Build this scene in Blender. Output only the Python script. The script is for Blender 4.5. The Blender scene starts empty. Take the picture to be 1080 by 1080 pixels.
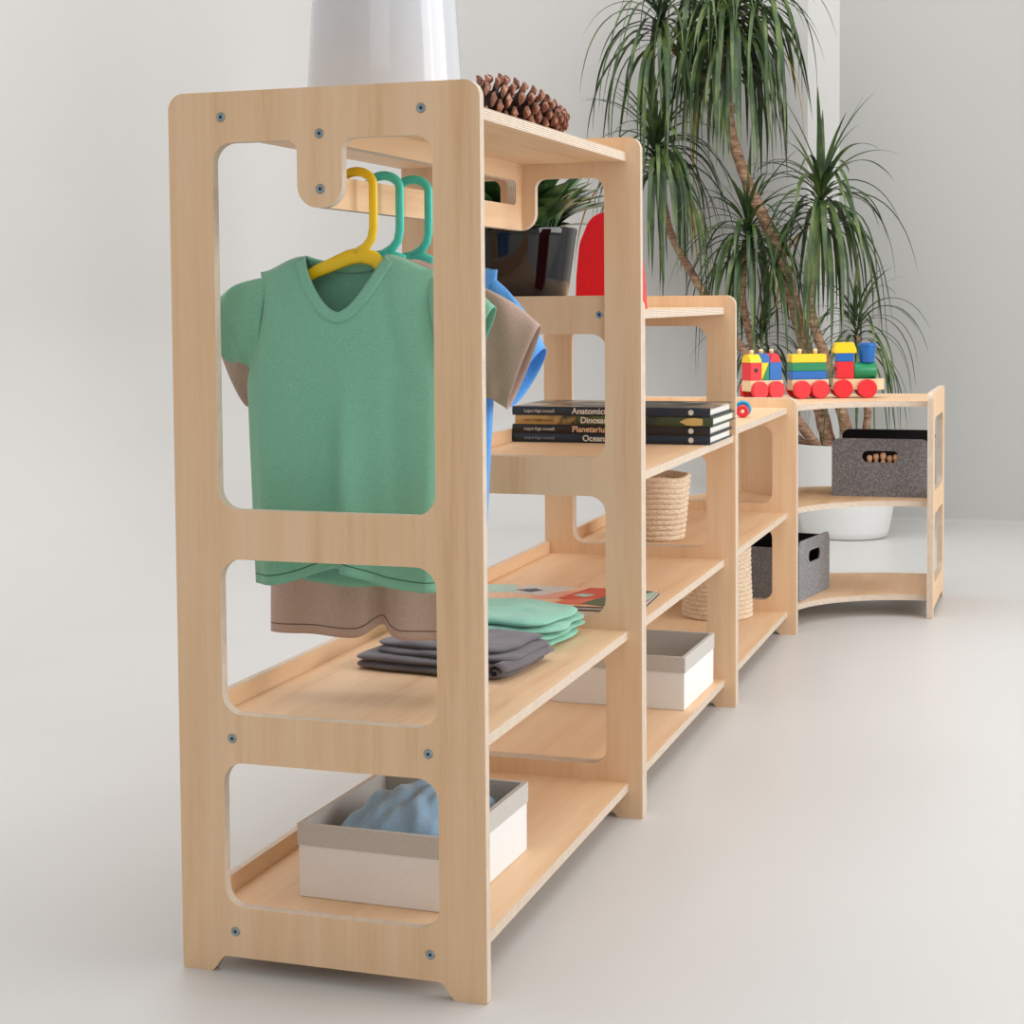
import bpy, bmesh, math, random
from math import sin, cos, pi, sqrt, radians
from mathutils import Vector, Matrix, noise
from mathutils.geometry import tessellate_polygon
random.seed(7)
scene = bpy.context.scene
col = scene.collection
def R(a): return radians(a)
def lin(c):
    c /= 255.0
    return c / 12.92 if c <= 0.04045 else ((c + 0.055) / 1.055) ** 2.4
def rgb(r, g, b): return (lin(r), lin(g), lin(b), 1)

# ------------------------------------------------------------------ materials
def new_mat(name):
    m = bpy.data.materials.new(name); m.use_nodes = True
    nt = m.node_tree
    return m, nt, nt.nodes['Principled BSDF']
def N(nt, t, **kw):
    n = nt.nodes.new(t)
    for k, v in kw.items(): setattr(n, k, v)
    return n
def noise_fac(nt, scale, vec=(1, 1, 1), detail=3, coord='Object', rough=.55):
    tc = N(nt, 'ShaderNodeTexCoord'); mp = N(nt, 'ShaderNodeMapping')
    mp.inputs['Scale'].default_value = vec
    nz = N(nt, 'ShaderNodeTexNoise')
    nz.inputs['Scale'].default_value = scale; nz.inputs['Detail'].default_value = detail
    nz.inputs['Roughness'].default_value = rough
    nt.links.new(tc.outputs[coord], mp.inputs[0]); nt.links.new(mp.outputs[0], nz.inputs['Vector'])
    return nz.outputs['Fac']
def ramp(nt, fac, stops):
    r = N(nt, 'ShaderNodeValToRGB'); e = r.color_ramp.elements
    while len(e) < len(stops): e.new(.5)
    for k, (p, c) in enumerate(stops): e[k].position = p; e[k].color = c
    nt.links.new(fac, r.inputs[0]); return r.outputs[0]
def bump(nt, p, fac, strength, dist=.002):
    b = N(nt, 'ShaderNodeBump'); b.inputs['Strength'].default_value = strength
    b.inputs['Distance'].default_value = dist
    nt.links.new(fac, b.inputs['Height']); nt.links.new(b.outputs[0], p.inputs['Normal'])
def plain(name, c, rough=.5, var=.06, scale=40, spec=.5, bumpy=0, metallic=0):
    m, nt, p = new_mat(name)
    f = noise_fac(nt, scale)
    a = tuple(x * (1 - var) for x in c[:3]) + (1,); b = tuple(min(1, x * (1 + var)) for x in c[:3]) + (1,)
    nt.links.new(ramp(nt, f, [(.3, a), (.7, b)]), p.inputs['Base Color'])
    p.inputs['Roughness'].default_value = rough; p.inputs['Metallic'].default_value = metallic
    p.inputs['Specular IOR Level'].default_value = spec
    if bumpy: bump(nt, p, f, bumpy)
    return m
def wood(name, vec, tint=(1, .975, .985)):
    m, nt, p = new_mat(name)
    f1 = noise_fac(nt, 1, tuple(v * .20 for v in vec), 5); f2 = noise_fac(nt, 1, vec, 4, rough=.7)
    mx = N(nt, 'ShaderNodeMix', data_type='FLOAT'); mx.inputs[0].default_value = .34
    nt.links.new(f1, mx.inputs[2]); nt.links.new(f2, mx.inputs[3])
    t = lambda r, g, b: tuple(x * y for x, y in zip(rgb(r, g, b)[:3], tint)) + (1,)
    nt.links.new(ramp(nt, mx.outputs[0], [(.26, t(206, 162, 118)), (.44, t(226, 191, 150)), (.60, t(233, 202, 164)), (.8, t(220, 180, 136))]), p.inputs['Base Color'])
    p.inputs['Roughness'].default_value = .5; p.inputs['Specular IOR Level'].default_value = .35
    return m
def ply(name, axis):
    m, nt, p = new_mat(name)
    tc = N(nt, 'ShaderNodeTexCoord'); sp = N(nt, 'ShaderNodeSeparateXYZ')
    nt.links.new(tc.outputs['Generated'], sp.inputs[0])
    w = noise_fac(nt, 9, (1, 1, 1), 3)
    ma = N(nt, 'ShaderNodeMath', operation='MULTIPLY_ADD'); ma.inputs[1].default_value = .05
    nt.links.new(w, ma.inputs[0]); nt.links.new(sp.outputs[axis], ma.inputs[2])
    mu = N(nt, 'ShaderNodeMath', operation='MULTIPLY'); mu.inputs[1].default_value = 2 * pi * 5
    nt.links.new(ma.outputs[0], mu.inputs[0])
    sn = N(nt, 'ShaderNodeMath', operation='SINE'); nt.links.new(mu.outputs[0], sn.inputs[0])
    f0 = noise_fac(nt, 55, (1, 1, 1), 2)
    fm = N(nt, 'ShaderNodeMath', operation='MULTIPLY_ADD'); fm.inputs[1].default_value = .22; fm.inputs[2].default_value = .40
    nt.links.new(f0, fm.inputs[0]); f = fm.outputs[0]
    m2 = N(nt, 'ShaderNodeMath', operation='MULTIPLY_ADD'); m2.inputs[1].default_value = .30; m2.inputs[2].default_value = .0
    nt.links.new(sn.outputs[0], m2.inputs[0])
    ad = N(nt, 'ShaderNodeMath', operation='ADD'); nt.links.new(m2.outputs[0], ad.inputs[0]); nt.links.new(f, ad.inputs[1])
    nt.links.new(ramp(nt, ad.outputs[0], [(.18, rgb(142, 116, 100)), (.38, rgb(214, 194, 172)), (.75, rgb(228, 212, 193))]), p.inputs['Base Color'])
    p.inputs['Roughness'].default_value = .65
    return m
def cloth(name, c, var=.07, scale=420, sheen=.25, two=None):
    m, nt, p = new_mat(name)
    f = noise_fac(nt, scale, (1, 1, 1), 2)
    c2 = two or tuple(x * (1 + var) for x in c[:3]) + (1,)
    nt.links.new(ramp(nt, f, [(.35, tuple(x * (1 - var) for x in c[:3]) + (1,)), (.65, c2)]), p.inputs['Base Color'])
    p.inputs['Roughness'].default_value = .85; p.inputs['Sheen Weight'].default_value = sheen
    p.inputs['Specular IOR Level'].default_value = .2
    bump(nt, p, f, .15, .0006)
    return m

M_panel = wood('birch_panel_wood', (95, 95, 5))
M_shelf = wood('birch_shelf_wood', (70, 5, 70))
PLY = [ply('plywood_edge_x', 0), ply('plywood_edge_y', 1), ply('plywood_edge_z', 2)]
M_steel = plain('screw_steel', rgb(150, 165, 172), .3, metallic=.9)
M_dark = plain('socket_dark', rgb(30, 36, 44), .5)

# ------------------------------------------------------------------ helpers
class MB:
    def __init__(s): s.v, s.f, s.m = [], [], []
    def add(s, verts, faces, mi=0):
        o = len(s.v); s.v += [tuple(v) for v in verts]
        s.f += [tuple(i + o for i in f) for f in faces]; s.m += [mi] * len(faces)
    def box(s, c, d, mi=0, mat=None):
        x, y, z = d[0] / 2, d[1] / 2, d[2] / 2
        vs = [Vector((sx * x, sy * y, sz * z)) for sx in (-1, 1) for sy in (-1, 1) for sz in (-1, 1)]
        if mat is not None: vs = [mat @ v for v in vs]
        vs = [v + Vector(c) for v in vs]
        s.add(vs, [(0, 1, 3, 2), (4, 6, 7, 5), (0, 4, 5, 1), (2, 3, 7, 6), (0, 2, 6, 4), (1, 5, 7, 3)], mi)
    def lathe(s, prof, n=32, c=(0, 0, 0), mi=0, mat=None, cap=False):
        vs = []
        for r, z in prof:
            for k in range(n):
                a = 2 * pi * k / n; v = Vector((r * cos(a), r * sin(a), z))
                if mat is not None: v = mat @ v
                vs.append(v + Vector(c))
        fs = []
        for i in range(len(prof) - 1):
            for k in range(n):
                k2 = (k + 1) % n
                fs.append((i * n + k, i * n + k2, (i + 1) * n + k2, (i + 1) * n + k))
        if cap:
            fs.append(tuple(range(n))[::-1]); fs.append(tuple((len(prof) - 1) * n + k for k in range(n)))
        s.add(vs, fs, mi)
    def tube(s, pts, rad, n=10, mi=0, flat=None, up=None, cap=True, closed=False):
        P = [Vector(p) for p in pts]; L = len(P); vs = []; prev = None
        for i in range(L):
            a = P[(i - 1) % L] if closed or i > 0 else P[0]; b = P[(i + 1) % L] if closed or i < L - 1 else P[-1]
            t = (b - a).normalized()
            if up is not None: u = Vector(up)
            elif prev is not None: u = prev
            else: u = Vector((0, 0, 1)) if abs(t.z) < .9 else Vector((0, 1, 0))
            u = (u - t * u.dot(t)).normalized(); w = t.cross(u); prev = u
            r = rad(i / (L - 1)) if callable(rad) else rad
            fl = flat or 1
            for k in range(n):
                q = 2 * pi * k / n
                vs.append(P[i] + u * (r * fl * cos(q)) + w * (r * sin(q)))
        fs = []
        for i in range(L if closed else L - 1):
            j = (i + 1) % L
            for k in range(n):
                k2 = (k + 1) % n; fs.append((i * n + k, i * n + k2, j * n + k2, j * n + k))
        if cap and not closed:
            fs.append(tuple(range(n))[::-1]); fs.append(tuple((L - 1) * n + k for k in range(n)))
        s.add(vs, fs, mi)
    def grid(s, fn, nu, nv, mi=0, flip=False, closed_u=False):
        vs = [fn(i / nu, j / nv) for j in range(nv + 1) for i in range(nu + 1)]
        fs = []
        for j in range(nv):
            for i in range(nu):
                a = j * (nu + 1) + i; f = (a, a + 1, a + nu + 2, a + nu + 1)
                fs.append(f[::-1] if flip else f)
        s.add(vs, fs, mi)
    def plate(s, outer, holes, t, fr, mi=(0, 1)):
        # fr maps (a, b, depth) to a point; faces mi[0], cut edges mi[1]
        loops = [outer] + list(holes)
        tris = tessellate_polygon([[Vector((a, b, 0)) for a, b in l] for l in loops])
        flat = [p for l in loops for p in l]; n = len(flat)
        vs = [fr(a, b, 0) for a, b in flat] + [fr(a, b, t) for a, b in flat]
        def wind(tr):
            (a, b), (c, d), (e, f) = [flat[i] for i in tr]
            return tr if (c - a) * (f - b) - (d - b) * (e - a) > 0 else tr[::-1]
        T = [wind(tuple(x)) for x in tris]
        o = len(s.v); s.v += [tuple(v) for v in vs]
        for tr in T:
            s.f.append(tuple(i + o for i in tr)); s.m.append(mi[0])
            s.f.append(tuple(i + n + o for i in tr[::-1])); s.m.append(mi[0])
        k = 0
        for l in loops:
            q = len(l)
            for i in range(q):
                a, b = k + i, k + (i + 1) % q
                s.f.append((a + o, b + o, b + n + o, a + n + o)); s.m.append(mi[1])
            k += q
    def build(s, name, mats, parent=None, smooth=False, solid=0, offset=0, sub=0, bevel=0, auto=None):
        me = bpy.data.meshes.new(name); me.from_pydata(s.v, [], s.f)
        for m in (mats if isinstance(mats, (list, tuple)) else [mats]): me.materials.append(m)
        for p, i in zip(me.polygons, s.m): p.material_index = i
        bm = bmesh.new(); bm.from_mesh(me)
        bmesh.ops.remove_doubles(bm, verts=bm.verts, dist=1e-6)
        bmesh.ops.recalc_face_normals(bm, faces=bm.faces)
        bm.to_mesh(me); bm.free()
        if smooth:
            for p in me.polygons: p.use_smooth = True
            if auto: me.set_sharp_from_angle(angle=R(auto))
        o = bpy.data.objects.new(name, me); col.objects.link(o)
        if parent: o.parent = parent
        if bevel:
            md = o.modifiers.new('b', 'BEVEL'); md.width = bevel; md.segments = 2; md.limit_method = 'ANGLE'; md.angle_limit = R(40)
        if solid:
            md = o.modifiers.new('s', 'SOLIDIFY'); md.thickness = solid; md.offset = offset
        if sub:
            md = o.modifiers.new('u', 'SUBSURF'); md.levels = sub; md.render_levels = sub
        return o
def thing(name, label, cat, loc=(0, 0, 0), rz=0, group=None):
    o = bpy.data.objects.new(name, None); col.objects.link(o)
    o.location = loc; o.rotation_euler = (0, 0, rz); o.empty_display_size = .05
    o['label'] = label; o['category'] = cat
    if group: o['group'] = group
    return o
def tag(o, label, cat, group=None):
    o['label'] = label; o['category'] = cat
    if group: o['group'] = group
    return o
def copy_tree(o, parent=None):
    c = o.copy(); col.objects.link(c)
    if parent: c.parent = parent
    for ch in [x for x in bpy.data.objects if x.parent == o]: copy_tree(ch, c)
    return c
def rpoly(pts, seg=7):
    out = []; n = len(pts)
    for i in range(n):
        p = Vector(pts[i][:2]); a = Vector(pts[i - 1][:2]); b = Vector(pts[(i + 1) % n][:2]); r = pts[i][2] if len(pts[i]) > 2 else 0
        if r <= 0: out.append(tuple(p)); continue
        d1 = (a - p).normalized(); d2 = (b - p).normalized()
        ang = math.acos(max(-1, min(1, d1.dot(d2)))); tl = r / math.tan(ang / 2)
        tl = min(tl, (a - p).length * .49, (b - p).length * .49); rr = tl * math.tan(ang / 2)
        ctr = p + (d1 + d2).normalized() * (rr / sin(ang / 2))
        s0 = p + d1 * tl; s1 = p + d2 * tl
        a0 = math.atan2(s0.y - ctr.y, s0.x - ctr.x); a1 = math.atan2(s1.y - ctr.y, s1.x - ctr.x)
        da = (a1 - a0 + pi) % (2 * pi) - pi
        for k in range(seg + 1):
            q = a0 + da * k / seg; out.append((ctr.x + rr * cos(q), ctr.y + rr * sin(q)))
    return out
def rrect(x0, y0, x1, y1, r, seg=7): return rpoly([(x0, y0, r), (x1, y0, r), (x1, y1, r), (x0, y1, r)], seg)
def smooth01(x):
    x = max(0, min(1, x)); return x * x * (3 - 2 * x)

# ------------------------------------------------------------------ camera
cam = bpy.data.cameras.new('camera'); co = bpy.data.objects.new('camera', cam); col.objects.link(co)
co.location = (1.1179, -2.05394, .88001); co.rotation_euler = (1.515381, .0088995, .3305355)
cam.sensor_width = 36; cam.sensor_fit = 'HORIZONTAL'; cam.lens = 1865.455 * 36 / 1080
cam.shift_x = 42.44 / 1080; cam.shift_y = -119.13 / 1080; cam.clip_start = .05
scene.camera = co

# ------------------------------------------------------------------ setting
def structure(o): o['kind'] = 'structure'; return o
m_floor, nt, p = new_mat('painted_floor')
f = noise_fac(nt, 1.3, (1, 1, 1), 5)
nt.links.new(ramp(nt, f, [(.3, rgb(202, 200, 197)), (.7, rgb(205, 203, 200))]), p.inputs['Base Color'])
f2 = noise_fac(nt, 3.0, (1, 1, 1), 4)
nt.links.new(ramp(nt, f2, [(.3, (.30, .30, .30, 1)), (.7, (.36, .36, .36, 1))]), p.inputs['Roughness'])
p.inputs['Specular IOR Level'].default_value = .25
m_wall = plain('white_wall_paint', rgb(206, 204, 200), .6, .012, 1.2, spec=.2)
m_wall2 = plain('wall_paint_with_shade', rgb(184, 183, 179), .8, .012, 1.2, spec=.2)  # right wall: its weaker light is put into this darker colour
b = MB(); b.add([(-2.35, -5, 0), (4.5, -5, 0), (4.5, 5.05, 0), (-2.35, 5.05, 0)], [(0, 1, 2, 3)])
structure(b.build('floor', m_floor))
# seamless studio wall on the left: path in plan with a cove at the floor
path = []
for k in range(9): path.append((-2.35, -5 + 8.9 * k / 8))
for k in range(1, 13):
    a = pi - (pi / 2) * k / 12; path.append((-1.3 + 1.05 * cos(a), 3.9 + 1.03 * sin(a)))
def cyc(pts, r0, r1, top=3.2, i0=4):
    nrm = []
    for i in range(len(pts)):
        a = Vector(pts[max(0, i - 1)]); c = Vector(pts[min(len(pts) - 1, i + 1)]); t = (c - a).normalized()
        nrm.append(Vector((t.y, -t.x)))
    prof_n = 28
    def fn(u, v):
        i = round(u * (len(pts) - 1)); r = r0 + (r1 - r0) * smooth01((i - i0) / max(1, len(pts) - 1 - i0))
        j = round(v * (prof_n + 2)) - 1; pnt = Vector(pts[i]); n = nrm[i]
        if j < 0: q = pnt + n * (r * 1.35); z = -.004
        elif j <= prof_n:
            a = pi / 2 * (j / prof_n) ** 1.25; q = pnt + n * (r - r * sin(a)); z = r - r * cos(a)
        else: q = pnt; z = top
        return (q.x, q.y, z + .0005)
    m = MB(); m.grid(fn, len(pts) - 1, prof_n + 2); return m
structure(cyc(path, .95, .6).build('wall_left', m_floor, smooth=True))
structure(cyc([(-1.3 + 1.41 * k / 16, 4.93) for k in range(17)], .6, .02, i0=0).build('wall_back', m_floor, smooth=True))
b = MB(); b.add([(.11, 4.93, 0), (.22, 5.03, 0), (.22, 5.03, 3.2), (.11, 4.93, 3.2)], [(0, 1, 2, 3)])
structure(b.build('trim_1', m_wall))
structure(cyc([(.22 + 4.28 * k / 3, 5.03) for k in range(4)], .02, .02).build('wall_right', m_wall2))

# ------------------------------------------------------------------ shelf units
W, T = .4256, .015
def panel_loops(H):
    outer = rpoly([(0, 0, .002), (.044, 0, .008), (.060, .022, .012), (.3655, .022, .012), (.3815, 0, .008), (W, 0, .002), (W, H, .021), (0, H, .021)])
    holes = [rrect(.064, .0887, .363, .2805, .028), rrect(.064, .3445, .363, .548, .028)]
    if H > 1:
        holes.append(rpoly([(.063, .6127, .028), (.3632, .6127, .028), (.3632, 1.085, .024), (.2428, 1.085, .016), (.2428, .999, .028),
                            (.1812, .999, .028), (.1812, 1.085, .016), (.063, 1.085, .026)]))
    elif H > .8: holes.append(rrect(.064, .6127, .363, .822, .028))
    return outer, holes
def screw(parent, x, y, z, ax=(0, -1, 0), k=1):
    q = Vector((0, 0, 1)).rotation_difference(Vector(ax)).to_matrix()
    m = MB(); m.lathe([(.0001, .0008 * k), (.0022, .0008 * k), (.0022, .0012 * k), (.0052, .0016 * k), (.0062, .0004 * k), (.0062, -.004)], 18, (x, y, z), 0, q)
    m.m = [1 if i < 18 else 0 for i in range(len(m.f))]
    m.build('screw', [M_steel, M_dark], parent, smooth=True, auto=40)
def side_panel(parent, H, y, name='side_panel'):
    m = MB(); o, h = panel_loops(H)
    m.plate(o, h, T, lambda a, b, d: (a, y + d, b))
    return m.build(name, [M_panel, PLY[1]], parent)
def shelf(parent, z, y0, y1, x1=.401, lip=True):
    m = MB(); m.plate([(0.0, y0), (x1, y0), (x1, y1), (0.0, y1)], [], T, lambda a, b, d: (a, b, z - T + d))
    m.build('shelf', [M_shelf, PLY[2]], parent)
    if lip:
        m = MB(); m.plate(rrect(y0 + .001, z, y1 - .001, z + .026, .004, 3), [], .011, lambda a, b, d: (d + .0005, a, b))
        m.build('back_lip', [M_shelf, PLY[0]], parent)
def unit(name, label, H, y0, y1, shelves, screws_z):
    t = thing(name, label, 'shelf', (0, y0, 0))
    near = side_panel(t, H, 0); side_panel(t, H, y1 - y0 - T)
    for z, x1, lip in shelves: shelf(t, z, T, y1 - y0 - T, x1, lip)
    for x, z in screws_z: screw(near, x, 0, z, k=1 if y0 == 0 else .4)
    return t
sc_low = [(.0775, .0559), (.350, .0559), (.0775, .3127), (.350, .3127)]
u1 = unit('wardrobe_rack', 'tallest birch plywood unit with a hanging rail for clothes, nearest the camera', 1.15, 0, .847,
          [(.061, .401, True), (.321, .401, True), (1.125, .401, False)], sc_low + [(.0755, 1.1177), (.2125, 1.0918), (.3493, 1.1177), (.213, 1.0224)])
m = MB(); m.plate([(T, .999), (.832, .999), (.832, 1.11), (T, 1.11)], [rrect(.05, 1.04, .797, 1.081, .012)], T, lambda a, b, d: (.205 + d, a, b))
m.build('hanging_rail', [M_shelf, PLY[0]], u1)
u2 = unit('bookcase', 'mid-height birch plywood shelf unit holding the stack of big dark books', .887, .848, 1.706,
          [(.061, .401, True), (.321, .401, True), (.589, .421, True), (.862, .401, False)], sc_low + [(.0775, .855), (.350, .855)])
u3 = unit('bookcase', 'low straight birch plywood unit with two cream rope baskets inside', .62, 1.707, 2.567,
          [(.061, .401, True), (.321, .401, True), (.595, .401, False)], sc_low)
# corner unit: quarter ring shelves round a centre to the right
Y4 = 2.568
cx, cy = .73, .015           # local
u4 = thing('corner_shelf', 'curved birch plywood corner unit at the far end under the toy train', 'shelf', (0, Y4, 0))
side_panel(u4, .62, 0)
o_, h_ = panel_loops(.62)
m = MB(); m.plate(o_, h_, T, lambda a, b, d: (.73 + d, .746 - a, b))
m.build('side_panel', [M_panel, PLY[0]], u4)
ri, ro, nA = .329, .728, 28
for z, lip in ((.061, False), (.321, False), (.595, False)):
    pts = [(cx - ri * cos(pi / 2 * k / nA), cy + ri * sin(pi / 2 * k / nA)) for k in range(nA + 1)]
    pts += [(cx - ro * cos(pi / 2 * k / nA), cy + ro * sin(pi / 2 * k / nA)) for k in range(nA, -1, -1)]
    m = MB(); m.plate(pts, [], T, lambda a, b, d: (a, b, z - T + d))
    m.build('shelf', [M_shelf, PLY[2]], u4)
    if lip:
        r2 = ro - .01
        pts = [(cx - r2 * cos(pi / 2 * k / nA), cy + r2 * sin(pi / 2 * k / nA)) for k in range(nA + 1)]
        pts += [(cx - ro * cos(pi / 2 * k / nA), cy + ro * sin(pi / 2 * k / nA)) for k in range(nA, -1, -1)]
        m = MB(); m.plate(pts, [], .03, lambda a, b, d: (a, b, z + d))
        m.build('back_lip', [M_shelf, M_shelf], u4)
# upright standing at the back of the curve, pointing at its centre
ca, sa = cos(R(40)), sin(R(40)); ux, uy = cx - (ro - .004) * ca, cy + (ro - .004) * sa
for z0, z1, ln in ((.061, .306, .06), (.321, .580, .19)):
    m = MB(); m.plate([(0, z0), (ln, z0), (ln, z1), (0, z1)], [], T, lambda a, b, d: (ux + a * ca + d * sa, uy - a * sa + d * ca, b))
    m.build('back_upright', [M_panel, M_panel], u4)

# ------------------------------------------------------------------ clothes on hangers
M_green = cloth('sage_green_jersey', rgb(126, 184, 158))
M_beige = cloth('beige_jersey', rgb(186, 160, 146))
M_blue = cloth('bright_blue_jersey', rgb(92, 160, 228))
M_stitch = {}
def hanger(mat, y, label, xo=0.0, xc=.205):
    t = thing('clothes_hanger', label, 'hanger', (0, y, 0), 0, 'hangers on the rail')
    m = MB(); p = []
    bx = .2145 + xo; zt = 1.0475
    rr = .0205
    for k in range(0, 14):                 # bow over the rail
        a = R(200) - R(200) * k / 13
        p.append((bx + .006 + rr * 1.15 * cos(a), 0, zt - .018 + rr * .85 * sin(a) + .0035))
    p += [(bx + .0295, 0, 1.015), (bx + .0295, 0, .995), (bx + .029, 0, .975), (bx + .026, 0, .962), (bx + .018, 0, .952), (bx + .004, 0, .944)]
    m.tube(p, .0062, 12, 0, flat=.75, up=(0, 1, 0))
    m.build('hook', mat, t, smooth=True)
    m = MB()
    L = [(xc - .100, 0, .894), (xc - .08, 0, .903), (xc - .045, 0, .921), (bx - .006, 0, .9385), (bx + .012, 0, .9415), (bx + .03, 0, .936), (xc + .055, 0, .919), (xc + .085, 0, .901), (xc + .100, 0, .892)]
    m.tube(L, lambda s: .0060 + .0048 * sin(pi * s) ** 2, 12, 0, flat=.45, up=(0, 1, 0))
    m.build('shoulder_arms', mat, t, smooth=True)
    return t
M_yel = plain('yellow_plastic', rgb(240, 200, 22), .35, .02)
M_teal = plain('teal_plastic', rgb(76, 208, 192), .35, .02)
hanger(M_yel, .10, 'yellow plastic hanger holding the green tee, foremost on the rail', 0, .207)
hanger(M_teal, .185, 'middle teal plastic hanger, just behind the yellow one', .004, .192)
hanger(M_teal, .275, 'rearmost teal plastic hanger, furthest along the rail', .012, .20)

def tshirt(mat, y, xc, zn, zs, nw, sw, bw, hw0, zarm, hemf, hemb, cuffA, cuffB, vdep, label, fold, depth=.034, cuffd=.65, seam=None):
    t = thing('tshirt', label, 't-shirt', (0, y, 0), 0, 'small tees on hangers')
    hz = hemf(0)
    va = (zarm - hz) / (zs - hz)
    def half(v):
        if v < va: return hw0 + (bw - hw0) * (v / va)
        s = (v - va) / (1 - va); return bw + (sw - bw) * smooth01(s * 1.15) - .006 * sin(pi * min(1, s))
    def top_at(x, front):
        ax = min(1, abs(x) / nw)
        if abs(x) > nw: return zn + (zs - zn) * smooth01((abs(x) - nw) / (sw - nw)) ** 1.2
        return zn - (vdep * (1 - ax ** 1.7) if front else .010 * (1 - ax * ax))
    def point(u, v, front):
        sg = -1 if front else 1
        x = u * half(v); ax = min(1, abs(x) / nw)
        top = top_at(x, front); hem = hemf(u) if front else hemb(u)
        z = hem + v * (top - hem)
        d = depth * (max(0, 1 - abs(u) ** 2.6)) ** .5
        cl = (1 - v ** 9) ** .6
        if abs(x) < nw:
            full = zn - hem; g_ = max(0, (zn - z) / full); c1 = min(1, (1 - (1 - g_) ** 9) ** .6)
            cl = max(c1, .45 * (1 - ax ** 2) ** .5)
        yy = sg * d * cl
        yy += fold(u, v, front) * (1 - .75 * v ** 2) * min(1, (1 - abs(u)) * 6)
        return (xc + x, yy, z)
    def sheet(front):
        def fn(a, v):
            u = -1 + 2 * a; u = math.copysign(abs(u) ** .85, u); return point(u, v, front)
        return fn
    def on_surface(x, z, front, off):
        u = max(-1, min(1, x / half(.98))); hem = hemf(u) if front else hemb(u)
        v = max(0, min(1, (z - hem) / (top_at(x, front) - hem))); q = point(x / half(v), v, front)
        return (q[0], q[1] + (-off if front else off), z if z <= q[2] + .002 else q[2])
    m = MB(); m.grid(sheet(True), 72, 64); m.grid(sheet(False), 64, 60, flip=True)
    body = m.build('body', mat, t, smooth=True, solid=.0012)
    m = MB()
    def band(front):
        def fn(a, v):
            x = nw * (-1 + 2 * a) * .999; z = top_at(x, front)
            e = .001; dz = (top_at(min(nw, x + e), front) - top_at(max(-nw, x - e), front)) / (2 * e)
            n_ = Vector((dz, -1)).normalized() if front else Vector((0, -1))
            w_ = (.0145 if front else .013) * v
            return on_surface(x + n_.x * w_, z + n_.y * w_, front, .0012 if front else -.0012)
        return fn
    m.grid(band(True), 48, 4); m.grid(band(False), 40, 4)
    m.build('collar', mat, t, smooth=True, solid=.003)
    if seam:
        for fr in (True, False):
            m = MB(); q = [on_surface(half(.02) * (-.97 + 1.94 * k / 60), (hemf if fr else hemb)(-.97 + 1.94 * k / 60) + .013, fr, .0008) for k in range(61)]
            m.tube(q, .0007, 6); m.build('hem_stitching', seam, body)
    for s in (-1, 1):
        A0 = Vector((xc + s * (sw - .012), 0, zs - .007)); B0 = Vector((xc + s * (bw - .014), 0, zarm + .004))
        A1 = Vector((xc + s * cuffA[0], 0, cuffA[1])); B1 = Vector((xc + s * cuffB[0], 0, cuffB[1]))
        m = MB(); n = 32
        def fn(a, v):
            q = 2 * pi * a
            Am = A0.lerp(A1, v) + Vector((s * .004, 0, .010)) * sin(pi * v); Bm = B0.lerp(B1, v) + Vector((0, 0, .008)) * sin(pi * v)
            c = (Am + Bm) / 2; hv = (Am - Bm) / 2
            dd = depth * (.30 + (cuffd - .30) * v)
            w = (.0030 * sin(11 * v + 3 * q) + .0016 * sin(5 * q - 14 * v)) * sin(pi * v)
            return tuple(c + hv * cos(q) + Vector((0, dd * sin(q) + w, 0)))
        m.grid(fn, n, 18)
        m.build('sleeve', mat, t, smooth=True, solid=.0012)
    return t
def fold1(u, v, fr):
    s = -1 if fr else 1
    w = .006 * (1 - v * .6) * sin(7.5 * u + .8) + .004 * sin(15 * u + 2 * v) * (1 - v)
    w += .005 * math.exp(-((u - .75 + .2 * v) / .12) ** 2) - .004 * math.exp(-((u - .55) / .1) ** 2)
    if fr:
        w += .020 * (smooth01((u + .01) / .05) - .5) * math.exp(-abs(u) * 3.0) * smooth01((.84 - v) * 3)
        w -= .006 * math.exp(-((u + .06) / .05) ** 2) * smooth01((.84 - v) * 3)
        w += .0022 * math.exp(-((v - .54 - .02 * u) / .010) ** 2) * smooth01(u * 8)
        w -= .004 * math.exp(-(((abs(u) - .45 - .5 * (1 - v)) / .07) ** 2)) * smooth01((v - .55) * 5)
    return s * w
def fold2(u, v, fr):
    w = .018 * math.exp(-((u - .12) / .08) ** 2) * (1 - v) - .007 * cos(5 * u) * (1 - v) + .003 * sin(11 * u + 1)
    return (1 if fr else -1) * w
def fold3(u, v, fr): return (.006 * sin(6 * u + 2) + .003 * sin(13 * u)) * (1 if fr else -1)
M_sg = plain('dark_green_thread', rgb(58, 104, 84), .9); M_sb = plain('brown_thread', rgb(104, 76, 66), .9)
tshirt(M_green, .10, .205, .941, .921, .058, .124, .146, .138, .778,
       lambda u: .503 + .026 * math.exp(-((u + .05) / .42) ** 2), lambda u: .506 - .010 * math.exp(-(u / .5) ** 2),
       (.205, .872), (.172, .800), .074, 'sage green v-neck tee in front, on the yellow hanger', fold1, seam=M_sg)
tshirt(M_beige, .235, .187, .938, .917, .056, .13, .158, .163, .742,
       lambda u: .415 + .018 * math.exp(-((u - .12) / .11) ** 2) - .004 * u * u, lambda u: .420,
       (.243, .846), (.196, .732), .06, 'beige tee hanging in the middle, its hem below the green one', fold2, .04, .5, seam=M_sb)
tshirt(M_blue, .335, .199, .940, .924, .056, .138, .131, .112, .748,
       lambda u: .437, lambda u: .437, (.207, .812), (.158, .730), .06, 'bright blue tee at the back of the hanging clothes', fold3, .034, 1.15)

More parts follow.
